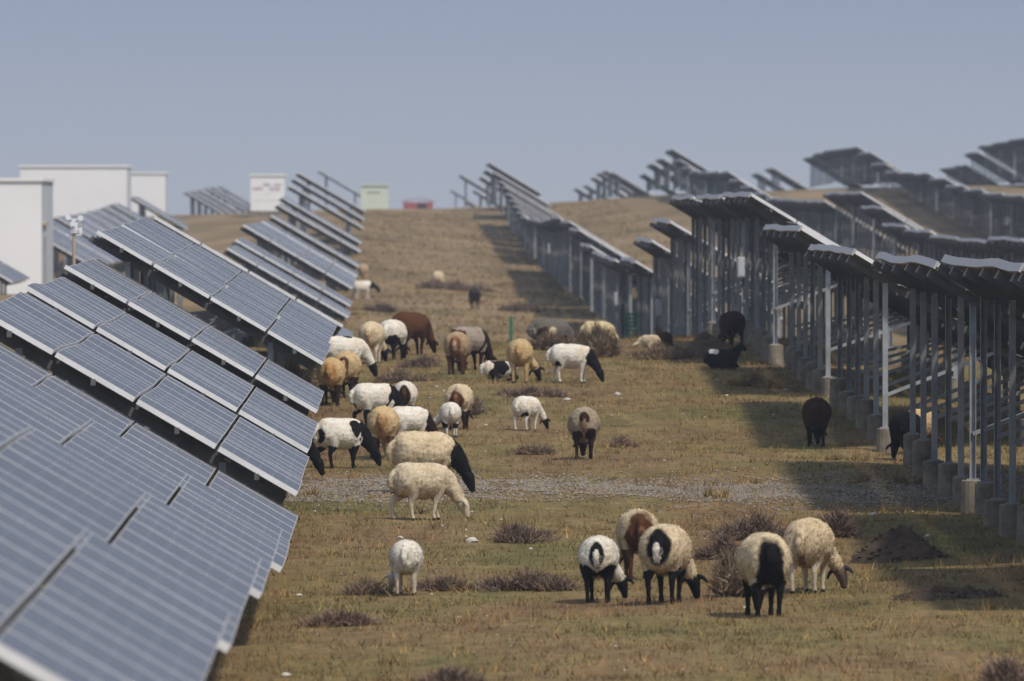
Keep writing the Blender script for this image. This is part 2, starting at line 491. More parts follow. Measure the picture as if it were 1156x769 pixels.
BRACE_MAT = [M['steel']]
def solar_table(Xlow, d0, zlow, L, tilt, detail, label, group, seed, boxes=(), dz=0.0, plate=False):
    r = random.Random(seed)
    ct, st = math.cos(tilt), math.sin(tilt)
    xm = Xlow - TW * ct / 2; dm = d0 + L / 2
    gz = hz(xm, dm)
    root = empty('solar_table', (xm, dm, gz), label, 'solar table', group)
    xl = Xlow - xm
    base = zlow - gz                       # height of the low edge above the root
    A1, A2 = r.uniform(0.008, 0.024), r.uniform(0.003, 0.010)
    p1, p2 = r.uniform(0, 6.28), r.uniform(0, 6.28)
    l1, l2 = r.uniform(9, 16), r.uniform(4, 7)
    tw = r.uniform(-0.02, 0.02)
    def fz(y, t):
        return A1 * math.sin(6.283 * y / l1 + p1) + A2 * math.sin(6.283 * y / l2 + p2 + t * 0.5) + tw * (y / L) * (t / TW - 0.5) * 2 + dz * y / L
    def sp(t, y, off=0.0):                 # point of the table plane, off metres below it
        w = fz(y, t) - off
        return Vector((xl - t * ct + st * w, y, base + t * st + ct * w))
    mats = [M['glass'], M['back'], M['alu']]
    strips = [(k * (SW + SG), k * (SW + SG) + SW) for k in range(4)]
    nm = 10
    if detail >= 1:
        for s in strips:
            mesh_obj('panel_row', module_strip('panel_row', L, nm, fz, xl, ct, st, [s], mats, r), root, (0, 0, base))
    else:
        mesh_obj('panel_deck', module_strip('panel_deck', L, nm, fz, xl, ct, st, strips, mats, r), root, (0, 0, base))
    ys = [-L / 2 + 0.35 + k * (L - 0.7) / 5 for k in range(6)]
    tr, tf = TW - 0.62, 0.80
    allf = MB()
    for y in ys:
        b = MB() if detail == 2 else allf
        b.bar(sp(0.08, y, 0.165), sp(TW + 0.04, y, 0.165), 0.055, 0.10)
        if detail == 2:
            mesh_obj('rafter', b.mesh('rafter', [M['rail']]), root)
    for t in (0.45, 1.40, 2.40, 3.40):
        b = MB() if detail == 2 else allf
        pts = [-L / 2 - 0.03 + k * (L + 0.06) / 8 for k in range(9)]
        for a, c in zip(pts[:-1], pts[1:]):
            b.bar(sp(t, a, 0.082), sp(t, c, 0.082), 0.05, 0.065)
        if detail == 2:
            mesh_obj('purlin', b.mesh('purlin', [M['rail']]), root)
    if plate:
        b = MB()
        for a, c in ((-L / 2 + k * L / 10 + 0.004, -L / 2 + (k + 1) * L / 10 - 0.004) for k in range(10)):
            lo, hi = 0.092, -0.012
            q = [sp(TW + 0.005, a, lo), sp(TW + 0.005, c, lo), sp(TW + 0.005, c, hi), sp(TW + 0.005, a, hi),
                 sp(TW + 0.035, a, lo), sp(TW + 0.035, c, lo), sp(TW + 0.035, c, hi), sp(TW + 0.035, a, hi)]
            b.add(q, [(0, 1, 2, 3), (7, 6, 5, 4), (0, 4, 5, 1), (1, 5, 6, 2), (2, 6, 7, 3), (3, 7, 4, 0)])
        mesh_obj('edge_plate', b.mesh('edge_plate', [M['plate']]), root)
    if detail < 2:
        mesh_obj('frame', allf.mesh('frame', [M['rail']]), root)
    for k, y in enumerate(ys):
        for t, rear in ((tr, True), (tf, False)):
            top = sp(t, y, 0.20)
            wx, wd = xm + top.x, dm + y
            g = hz(wx, wd) - gz
            fh = FOOT_H + r.uniform(-0.1, 0.05)
            h = max(0.15, top.z - g - fh + 0.04)
            po = mesh_obj('post', post_mesh(h), root, (top.x, y, g + fh))
            if r.random() < 0.5: po.rotation_euler.z = math.pi
            if detail == 2:
                fo = mesh_obj('footing', FOOT, po, (r.uniform(-.03, .03), r.uniform(-.03, .03), -FOOT_H))
                fo.rotation_euler.z = r.uniform(0, 6)
            if rear and k in boxes:
                mesh_obj('combiner_box', CBOX, root, (top.x - 0.02, y - 0.15, g + 1.45))
        if detail == 2:
            a = sp(tr, y, 0.2); a.z = max(hz(xm + a.x, dm + y) - gz + 0.75, a.z - 1.6)
            b = MB(); b.bar(a, sp(1.35, y, 0.21), 0.04, 0.05)
            mesh_obj('brace', b.mesh('brace', [M['steel']]), root)
    return root

ORD = ['first', 'second', 'third', 'fourth', 'fifth', 'sixth', 'seventh', 'eighth', 'ninth', 'tenth', 'eleventh', 'twelfth', 'thirteenth', 'fourteenth',
       'fifteenth', 'sixteenth', 'seventeenth', 'eighteenth', 'nineteenth', 'twentieth'] + ['twenty-' + w for w in
       ('first', 'second', 'third', 'fourth', 'fifth', 'sixth', 'seventh', 'eighth', 'ninth')] + ['thirtieth'] + ['thirty-' + w for w in
       ('first', 'second', 'third', 'fourth', 'fifth', 'sixth', 'seventh', 'eighth', 'ninth')] + ['fortieth', 'forty-first', 'forty-second']

R30 = math.radians(30)
L1 = [(48.5, -2.40), (65, -2.60), (81.5, -2.87), (98, -3.21), (114.4, -2.98), (130.6, -2.90), (146.6, -2.74), (163, -2.31), (179.3, -2.21), (196, -2.40),
      (240, -3.2), (256.5, -3.45), (273, -3.55), (289, -3.55), (305, -3.13), (321.5, -2.95), (338, -2.57), (354.5, -2.57), (371, -2.56), (387.5, -2.55),
      (420, -2.38), (446, -1.92), (462.5, -1.62), (500, -1.08), (520, -0.72), (545, -0.38), (800, 0.5)]
for i, (dd, z) in enumerate(L1):
    X = -0.92 if dd < 300 else -1.05 - (0.5 if dd > 700 else 0)
    solar_table(X, dd, z, 16.1, R30, 2 if dd < 345 else 1, 'solar table, %s from the front in the row left of the sheep' % ORD[i],
                'solar tables left of the sheep', 100 + i, dz=0.06 if 150 < dd < 170 else (0.14 if 170 < dd < 190 else (-0.6 if 190 < dd < 200 else 0.0)))

R31 = math.radians(31)
CW31 = TW * math.cos(R31); SH31 = TW * math.sin(R31)
R1 = [(104, -0.65), (117, -0.65), (135, -0.70), (159, -0.66), (180, -0.39), (200, 0.19), (218, 0.16), (238, 0.16), (257, -0.38), (275, -0.90),
      (293, -1.5), (312, -1.55), (329, -1.5), (350, -1.32), (372, -0.86), (391, -0.62), (415, -0.5), (432, -0.6), (449, -0.7), (466, -0.7), (483, -0.65),
      (514, -0.6), (531, -0.4), (549, -0.1), (567, 0.2), (585, 0.55), (604, 0.95), (625, 1.3), (660, 1.9), (694, 2.6), (715, 2.2), (748, 1.85), (806, 1.0), (890, 0.25), (960, 2.5), (1100, 1.4)]
for i, (dd, z) in enumerate(R1):
    Ln = 16.6 if dd != 104 else 12.4
    solar_table((6.75 if dd < 190 else (6.6 if dd < 300 else 6.45)) + CW31, dd, z - SH31, Ln, R31, 2 if dd < 345 else (1 if dd < 560 else 0),
                'solar table, %s from the front in the row right of the sheep' % ORD[i],
                'solar tables right of the sheep', 300 + i, boxes=(0,) if i in (6, 12, 19) else ((3,) if i == 9 else ()), plate=dd < 560)

R2 = [(282, -1.0), (299, -.95), (316, -1.05), (333, -1.0), (350, -.85), (367, -.7), (384, -.1), (401, .42), (418, .43), (435, .12), (452, .15), (469, .2),
      (486, .25), (504, .5), (522, .85), (540, 1.2), (558, 1.65), (576, 1.7), (594, 1.75), (612, 1.85), (630, 2.1), (648, 2.6), (665, 3.3), (690, 2.85), (713, 2.6), (735, 2.0), (840, 2.4), (866, 2.6), (890, 2.5), (915, 2.2), (950, 1.6), (1000, 1.4)]
for i, (dd, z) in enumerate(R2):
    solar_table(17.2 + CW31, dd, z - SH31, 16.6, R31, 1 if dd < 480 else 0,
                'solar table, %s from the front in the second row right of the sheep' % ORD[i],
                'solar tables in the second row on the right', 500 + i, boxes=(2,) if i in (5, 8, 10) else (), plate=dd < 480)

R3 = [(469, .3), (486, .4), (503, .5), (520, .7), (537, .9), (554, 1.3), (571, 1.6), (588, 1.7), (605, 1.8), (622, 2.3), (640, 3.0), (657, 3.4), (674, 3.4), (691, 3.4), (708, 3.3), (725, 3.1), (800, 2.6), (830, 2.3)]
for i, (dd, z) in enumerate(R3):
    solar_table(27.95 + CW31, dd, z - SH31, 16.6, R31, 0,
                'solar table, %s from the front in the third row right of the sheep' % ORD[i],
                'solar tables in the third row on the right', 600 + i, boxes=(1,) if i in (2, 9) else ())

R4 = [(655, 4.0), (672, 4.0), (690, 3.9), (707, 3.8), (724, 3.4), (740, 2.6), (757, 2.5)]
for i, (dd, z) in enumerate(R4):
    solar_table(38.7 + CW31, dd, z - SH31, 16.6, R31, 0,
                'solar table, %s from the front in the rightmost row on the hill' % ORD[i],
                'solar tables in the rightmost row', 650 + i)

L2 = [(345, -2.43), (440, -2.52), (457, -2.52), (474, -2.5), (500, -2.5), (517, -2.45), (534, -2.4), (551, -2.3), (568, -2.2), (585, -2.05), (602, -1.9), (650, -1.5), (820, -1.0), (850, -0.9), (880, -0.75), (912, -0.55), (945, -0.42), (985, -0.3)]
for i, (dd, z) in enumerate(L2):
    solar_table(-11.65, dd, z, 16.1, R30, 1 if dd < 560 else 0,
                'solar table, %s from the front in the row behind the left one' % ORD[i],
                'solar tables in the second row on the left', 700 + i)

# ------------------------------------------------------------------ white cabins and signs
def cabin(name, label, cat, x0, x1, d0, d1, z0, z1, mats=('white', 'greyside'), extra=None):
    w, l, h = x1 - x0, d1 - d0, z1 - z0
    root = empty(name, ((x0 + x1) / 2, (d0 + d1) / 2, z0), label, cat)
    b = MB()
    b.box((0, -l / 2 + 0.05, h / 2), (w, 0.1, h), 0)
    b.box((0, l / 2 - 0.05, h / 2), (w, 0.1, h), 0)
    b.box((w / 2 - 0.05, 0, h / 2), (0.1, l - 0.202, h), 1)  # side walls greyer than the front: their shading is put into the colour
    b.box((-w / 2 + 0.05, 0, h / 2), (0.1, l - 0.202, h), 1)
    mesh_obj('wall', b.mesh('wall', [M[mats[0]], M[mats[1]]]), root)
    b = MB(); b.box((0, 0, h + 0.06), (w + 0.16, l + 0.16, 0.116), 0)
    mesh_obj('roof', b.mesh('roof', [M[mats[0]]]), root)
    b = MB(); b.box((0, 0, -0.3), (w + 0.1, l + 0.1, 0.6), 0)
    mesh_obj('plinth', b.mesh('plinth', [M['concrete']]), root)
    if extra: extra(root, w, l, h)
    return root

def cab1(root, w, l, h):
    b = MB(); b.box((w / 2 + 0.04, -l / 2 + 3.2, h * 0.62), (0.14, 5.0, 0.10))
    mesh_obj('awning', b.mesh('awning', [M['tan']]), root)
    b = MB(); b.box((w / 2 + 0.02, -l / 2 + 3.0, 1.05), (0.06, 1.0, 2.1))
    mesh_obj('door', b.mesh('door', [M['steel']]), root)
def cab2(root, w, l, h):
    b = MB(); b.cyl((w / 2 + 0.06, -l / 2 + 0.15, 0), (w / 2 + 0.06, -l / 2 + 0.15, h - 0.1), 0.06)
    mesh_obj('downpipe', b.mesh('downpipe', [M['greyside']]), root)
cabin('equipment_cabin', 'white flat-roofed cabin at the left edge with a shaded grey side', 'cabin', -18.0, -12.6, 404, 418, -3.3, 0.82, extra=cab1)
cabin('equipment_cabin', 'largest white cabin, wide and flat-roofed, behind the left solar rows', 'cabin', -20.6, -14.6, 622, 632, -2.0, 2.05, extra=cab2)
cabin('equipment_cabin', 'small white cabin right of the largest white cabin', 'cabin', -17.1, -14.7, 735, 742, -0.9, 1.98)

def signbox(root, w, l, h):
    b = MB()
    y = -l / 2 - 0.008
    rr = random.Random(4)
    for (x0, x1, zz, hh, m) in ((0.06, 0.36, 0.63, 0.09, 0), (0.55, 0.86, 0.62, 0.10, 0), (0.36, 0.58, 0.74, 0.07, 1), (0.68, 0.92, 0.74, 0.05, 1), (0.40, 0.55, 0.48, 0.05, 2), (0.1, 0.8, 0.3, 0.02, 2)):
        nb = max(2, int((x1 - x0) / 0.07))
        for k in range(nb):
            cx = -w / 2 + w * (x0 + (x1 - x0) * (k + 0.5) / nb)
            bw = w * (x1 - x0) / nb
            b.box((cx, y, h * (zz + hh * 0.35)), (bw * 0.75, 0.012, h * hh * 0.2), m)
            b.box((cx, y, h * (zz - hh * 0.30)), (bw * 0.70, 0.012, h * hh * 0.2), m)
            b.box((cx + bw * rr.uniform(-.25, .25), y - 0.003, h * zz), (bw * 0.16, 0.012, h * hh), m)
    mesh_obj('lettering', b.mesh('lettering', [M['red'], M['dark'], M['palegreen']]), root)
cabin('information_cabin', 'white box cabin with red and dark lettering left of the far solar row', 'cabin', -8.6, -6.45, 698, 702, -0.45, 1.75, extra=signbox)
def greencab(root, w, l, h):
    b = MB()
    for k in range(3): b.box((-w * 0.2 + k * 0.3, -l / 2 - 0.006, h * 0.72), (0.2, 0.012, 0.08))
    mesh_obj('lettering', b.mesh('lettering', [M['dark']]), root)
cabin('kiosk', 'pale green kiosk standing on the crest at the end of the aisle', 'kiosk', -1.75, 0.1, 735, 739, -0.45, 1.18, ('palegreen', 'greyside'), greencab)

def red_shed():
    z = -0.9
    root = empty('shed', (2.4, 860, z), 'low red shed with a rounded roof far behind the crest', 'shed')
    b = MB(); b.box((0, 0, 0.5), (2.3, 3.0, 1.0)); mesh_obj('wall', b.mesh('wall', [M['red']]), root)
    b = MB()
    for k in range(6):
        a0, a1 = math.pi * k / 6, math.pi * (k + 1) / 6
        b.bar((math.cos((a0 + a1) / 2) * 1.1, -1.55, 1.0 + math.sin((a0 + a1) / 2) * 0.25), (math.cos((a0 + a1) / 2) * 1.1, 1.55, 1.0 + math.sin((a0 + a1) / 2) * 0.25), 0.62, 0.05)
    mesh_obj('roof', b.mesh('roof', [M['red']]), root)
    b = MB(); b.box((0.3, -1.505, 0.45), (0.7, 0.02, 0.9)); mesh_obj('door', b.mesh('door', [M['dark']]), root)
red_shed()

def weather_mast():
    X, d = -6.05, 214
    z = hz(X, d)
    top = -0.44
    root = empty('weather_mast', (X, d, z), 'white weather sensor on a thin pole behind the left solar row', 'weather mast')
    h = top - z
    b = MB(); b.cyl((0, 0, 0), (0, 0, h), 0.03); mesh_obj('pole', b.mesh('pole', [M['tan']]), root)
    b = MB()
    for k in range(5): b.cyl((0, 0, h - 0.12 + k * 0.04), (0, 0, h - 0.10 + k * 0.04), 0.085, 0.06)
    mesh_obj('radiation_shield', b.mesh('radiation_shield', [M['white']]), root)
    b = MB()
    for k in range(3):
        a = k * 2.094 + 0.4
        p = Vector((math.cos(a) * 0.14, math.sin(a) * 0.05, h + 0.13 + 0.08 * math.sin(a)))
        b.bar((0, 0, h + 0.13), p, 0.02, 0.02); b.cyl(p - Vector((0, 0.05, 0)), p + Vector((0, 0.05, 0)), 0.055, 0.02)
    mesh_obj('anemometer', b.mesh('anemometer', [M['white']]), root)
    b = MB(); b.bar((-0.16, 0, h - 0.16), (0.16, 0, h - 0.16), 0.03, 0.03); b.box((0.13, 0, h - 0.08), (0.06, 0.05, 0.12))
    mesh_obj('crossarm', b.mesh('crossarm', [M['white']]), root)
weather_mast()

def green_post(px, ytop, d, w, label, mesh=False):
    X = (px - VX) / F * d
    z = hz(X, d); top = -(ytop - VY) / F * d
    root = empty('fence_post' if not mesh else 'mesh_guard', (X, d, z), label, 'fence post' if not mesh else 'mesh guard')
    h = top - z
    if not mesh:
        b = MB(); b.cyl((0, 0, -0.2), (0, 0, h), w / 2, w / 2, 10); mesh_obj('post', b.mesh('post', [M['green']]), root)
        b = MB(); b.cyl((0, 0, h), (0, 0, h + 0.03), w / 2 + 0.01, w / 3, 10); mesh_obj('cap', b.mesh('cap', [M['green']]), root)
    else:
        b = MB()
        for k in range(14):
            a = 2 * math.pi * k / 14
            b.cyl((math.cos(a) * w / 2, math.sin(a) * w / 2, -0.1), (math.cos(a) * w / 2, math.sin(a) * w / 2, h), 0.017, n=6)
        for k in range(12):
            zz = 0.05 + k * (h - 0.1) / 11
            for q in range(14):
                a, c = 2 * math.pi * q / 14, 2 * math.pi * (q + 1) / 14
                b.bar((math.cos(a) * w / 2, math.sin(a) * w / 2, zz), (math.cos(c) * w / 2, math.sin(c) * w / 2, zz), 0.02, 0.05)
        mesh_obj('netting', b.mesh('netting', [M['green']]), root)
        b = MB(); b.cyl((-w / 2 - 0.08, 0, -0.1), (-w / 2 - 0.08, 0, h + 0.25), 0.03); mesh_obj('stake', b.mesh('stake', [M['dark']]), root)
green_post(577, 358, 300, 0.085, 'thin green fence post standing on the grass behind the sheep')
green_post(713, 353, 292, 0.30, 'green mesh guard at the foot of the right solar row', True)

# ------------------------------------------------------------------ shrubs, mounds, stones
def shrub(px, py, wpx, hpx, label, mat='heath', name='shrub', nb=None, group='low twiggy shrubs', lean=0.5):
    X, d, z = on_ground(px, py)
    s = F / d
    rx, h = wpx / s / 2, hpx / s * 1.05
    tuft = name == 'grass_tuft'
    ncl = max(2, int(round(rx / 0.11))) + 2 if not tuft else 5
    n = nb * 4 if nb else int(np.clip(wpx * 60, 400, 5000))
    cx = rng.uniform(-1, 1, ncl) * rx * 0.8; cy = rng.uniform(-1, 1, ncl) * max(rx * 0.5, 0.2)
    if not tuft: cx[0] = 0; cy[0] = 0
    ch = h * rng.uniform(0.45, 1.0, ncl) * (1 - 0.45 * np.abs(cx) / rx); cr = rng.uniform(0.16, 0.32, ncl) * (0.6 + 0.6 * rx)
    ch[0] = h
    k = rng.integers(0, ncl, n)
    an = rng.uniform(0, 6.283, n); el = rng.uniform(0.1, 1.0, n) ** (0.7 if not tuft else 0.4)
    dirv = np.stack([np.cos(an) * (1 - el * 0.85) * cr[k], np.sin(an) * (1 - el * 0.85) * cr[k], el * ch[k]], 1)
    if not tuft: dirv[:, :2] *= 1.3
    f0 = rng.uniform(0.0, 1.0, n)[:, None] ** 0.7 if not tuft else np.zeros((n, 1))
    base = np.stack([cx[k], cy[k], np.zeros(n)], 1) + rng.normal(0, 0.03, (n, 3)) * [1, 1, 0]
    gz = height(base[:, 0] + X, base[:, 1] + d) - z
    base[:, 2] = gz - 0.01
    p0 = base + dirv * f0
    if tuft:
        p1 = base + dirv + rng.normal(0, 0.02, (n, 3))
    else:
        rd = rng.normal(0, 1, (n, 3)); rd[:, 2] = np.abs(rd[:, 2]) * 0.9
        p1 = p0 + (dirv * 0.25 + rd * 0.055) * (1.0 if s > 60 else 1.6)
    w = (0.007 if s > 60 else 0.016) * rng.uniform(0.6, 1.5, n)[:, None]
    sd = rng.normal(0, 1, (n, 3)); sd /= np.linalg.norm(sd, axis=1)[:, None]
    V = np.stack([p0 - sd * w, p0 + sd * w, p1], 1).reshape(-1, 3)
    tin = rng.choice([0.65, 0.9, 1.15, 1.7], n, p=[.2, .3, .32, .18])[:, None] * np.array([[1, 1, 1]])
    me = tri_mesh(name, V, M[mat], np.repeat(tin, 3, 0))
    o = mesh_obj(name, me, None, (X, d, z))
    tag(o, label, 'shrub' if 'shrub' in name else 'grass tuft', group)

shrub(596, 667, 96, 20, 'purple brown shrub in two clumps in front of the centre')
shrub(580, 612, 100, 16, 'flat reddish shrub behind the clumped purple shrub')
shrub(500, 668, 46, 13, 'small shrub right of the white lamb with its back turned')
shrub(415, 671, 40, 12, 'small faded shrub left of the white lamb with its back turned', 'drybrown')
shrub(857, 612, 96, 30, 'dark purple shrub behind the sheep with the black hindquarters')
shrub(946, 607, 56, 28, 'dark purple shrub behind the cream sheep with a black ear')
shrub(822, 674, 84, 46, 'tall pale twiggy shrub between the two pairs of front sheep', 'drybrown')
shrub(815, 632, 50, 24, 'dark shrub behind the tall pale twiggy shrub')
shrub(700, 506, 26, 10, 'little dark shrub right of the grey rear-view sheep')
shrub(603, 514, 40, 8, 'low shrub below the white lamb with a black head', 'drybrown')
shrub(1135, 776, 70, 24, 'dark shrub cut off at the bottom right corner')
shrub(510, 776, 50, 18, 'brown shrub cut off at the bottom edge')
shrub(380, 708, 70, 14, 'flat reddish shrub at the lower left of the grass')
shrub(330, 440, 60, 30, 'dry shrub under the left solar row', 'drybrown')
shrub(525, 470, 40, 22, 'dark shrub behind the young sheep with brown hindquarters')
shrub(674, 404, 84, 34, 'large dry bush on the rise in front of the lying cream sheep', 'drybrown', nb=2600)
shrub(745, 406, 84, 16, 'long dry bush left of the dark soil mound', 'drybrown')
shrub(620, 396, 60, 14, 'dry bush in front of the grey lying sheep', 'drybrown')
shrub(450, 432, 60, 14, 'brown bush behind the group of tan sheep', 'drybrown')
shrub(480, 415, 50, 12, 'brown bush beside the dark brown grazing sheep')
shrub(600, 448, 70, 10, 'flat brown bush in the middle of the flock')
shrub(850, 437, 60, 16, 'straw coloured bush at the feet of the right posts', 'straw')
shrub(515, 328, 90, 10, 'long dark bush on the far slope')
shrub(590, 352, 50, 8, 'small dark bush on the far slope, right of the lone sheep')
shrub(430, 352, 40, 8, 'small dark bush on the far slope, beside the left row')
shrub(810, 563, 32, 20, 'straw coloured grass tuft on the gravel band', 'straw', 'grass_tuft', 90, 'tall straw tufts', 0.3)
shrub(850, 548, 60, 12, 'faded grass tuft behind the gravel band', 'straw', 'grass_tuft', 90, 'tall straw tufts', 0.3)
shrub(350, 560, 24, 14, 'yellow grass tuft at the corner of the left panels', 'straw', 'grass_tuft', 60, 'tall straw tufts', 0.3)
for (a, b_) in ((1030, 548), (985, 545), (955, 520), (1090, 560)):
    shrub(a, b_, 60, 16, 'straw grass growing round the right footings', 'straw', 'grass_tuft', 110, 'straw grass by the footings', 0.3)

def mound(px, py, wpx, hpx, label):
    X, d, z = on_ground(px, py)
    s = F / d
    rx, h = wpx / s / 2, hpx / s
    nr, na = 14, 40
    vs = [(0, 0, h)]; fs = []
    for i in range(1, nr + 1):
        r = i / nr
        for k in range(na):
            a = 6.283 * k / na
            x, y = math.cos(a) * r * rx, math.sin(a) * r * rx * 0.8
            zz = 0.85 * h * (1 - r ** 2) ** 1.3 * (1 + 0.25 * math.sin(a * 2 + px)) + 0.16 * h * 3 * (1 - r) * noise.noise(Vector((x * 2.2, y * 2.2, px * 0.1)))
            zz += 0.05 * h * noise.noise(Vector((x * 9, y * 9, px * 0.1))) * (1 - r * r)
            gg = hz(X + x, d + y) - z
            vs.append((x, y, zz + gg - (0.05 if i == nr else 0)))
    for k in range(na): fs.append((0, 1 + k, 1 + (k + 1) % na))
    for i in range(nr - 1):
        for k in range(na):
            a, b = 1 + i * na + k, 1 + i * na + (k + 1) % na
            fs.append((a, a + na, b + na, b))
    clods = MB()
    me = bpy.data.meshes.new('soil_mound'); me.from_pydata(vs, [], fs)
    me.polygons.foreach_set('use_smooth', [True] * len(fs)); me.materials.append(M['soil'])
    bm = bmesh.new(); bm.from_mesh(me); bmesh.ops.recalc_face_normals(bm, faces=bm.faces); bm.to_mesh(me); bm.free()
    o = mesh_obj('soil_mound', me, None, (X, d, z))
    tag(o, label, 'soil mound')
    n = 160
    th = rng.uniform(0, 6.283, n); rr = np.sqrt(rng.random(n)) * 1.1
    P = np.stack([np.cos(th) * rr * rx, np.sin(th) * rr * rx * 0.8, np.zeros(n)], 1)
    P[:, 2] = 0.85 * h * np.clip(1 - rr ** 2, 0, 1) ** 1.3 * (1 + 0.25 * np.sin(th * 2 + px)) + height(P[:, 0] + X, P[:, 1] + d) - z
    c = mesh_obj('clod', tri_mesh('clods', pebbles(P, rng.uniform(0.01, 0.05, n)), M['soil']), o)
    c['kind'] = 'stuff'
mound(1012, 634, 112, 34, 'mound of dark dug soil beside the right footings')
mound(800, 404, 72, 27, 'dark soil mound on the rise by the right row')
mound(1070, 676, 130, 12, 'low spread of dark soil at the right edge')

def stone_mesh(k):
    bm = bmesh.new(); bmesh.ops.create_icosphere(bm, subdivisions=2, radius=1)
    for v in bm.verts:
        v.co *= 1 + 0.35 * noise.noise(v.co * 1.3 + Vector((k * 7, 0, 0)))
        v.co.z *= 0.62
    me = bpy.data.meshes.new('stone'); bm.to_mesh(me); bm.free(); me.materials.append(M['stone'])
    return me
STONES = [stone_mesh(k) for k in range(5)]
def stone(px, py, wpx, label, group=None):
    X, d, z = on_ground(px, py)
    r = wpx * d / F / 2
    o = mesh_obj('stone', random.choice(STONES), None, (X, d, z + r * 0.25))
    o.scale = (r, r, r * random.uniform(0.7, 1.0)); o.rotation_euler.z = random.uniform(0, 6)
    tag(o, label, 'stone', group)
stone(533, 613, 15, 'pale jagged stone in front of the flat reddish shrub')
stone(986, 583, 10, 'white round stone behind the dark soil mound')
stone(1048, 607, 7, 'white stone on the edge of the dark soil mound')
stone(337, 674, 9, 'pale stone beside the left panels')
stone(322, 766, 13, 'pale flat stone at the bottom left beside the panels')
stone(452, 609, 7, 'white stone just behind the white lamb with its back turned')
stone(697, 447, 8, 'white stone in the middle of the aisle right of the flock')
stone(640, 453, 8, 'white stone above the grey rear-view sheep')
for k in range(110):
    px, py = random.uniform(345, 900), random.uniform(425, 760)
    stone(px, py, random.uniform(1.6, 5.0), 'small pale stone scattered on the grass of the aisle', 'small stones scattered on the grass')

# ------------------------------------------------------------------ sheep
CREAM = (0.60, 0.49, 0.33); WHITE = (0.70, 0.66, 0.58); TAN = (0.48, 0.33, 0.17); GREYW = (0.33, 0.27, 0.20)
BLACK = (0.010, 0.009, 0.009); BROWN = (0.085, 0.036, 0.018); DBROWN = (0.030, 0.015, 0.010); GREY = (0.13, 0.12, 0.11); LEGW = (0.55, 0.47, 0.36)

def ring_tube(bm, pts, rad, n=16):
    """pts: list of Vector, rad: list of (side radius, up radius)"""
    rings = []
    for i, p in enumerate(pts):
        a = pts[max(0, i - 1)]; c = pts[min(len(pts) - 1, i + 1)]
        t = (c - a).normalized()
        sd = Vector((0, 1, 0)); sd = (sd - t * sd.dot(t))
        if sd.length < 0.15: sd = Vector((1, 0, 0)) - t * t.x
        sd.normalize(); up = t.cross(sd)
        rings.append([bm.verts.new(p + sd * (math.cos(2 * math.pi * k / n) * rad[i][0]) + up * (math.sin(2 * math.pi * k / n) * rad[i][1])) for k in range(n)])
    for A, B in zip(rings[:-1], rings[1:]):
        for k in range(n):
            bm.faces.new((A[k], A[(k + 1) % n], B[(k + 1) % n], B[k]))
    bm.faces.new(rings[0][::-1]); bm.faces.new(rings[-1])

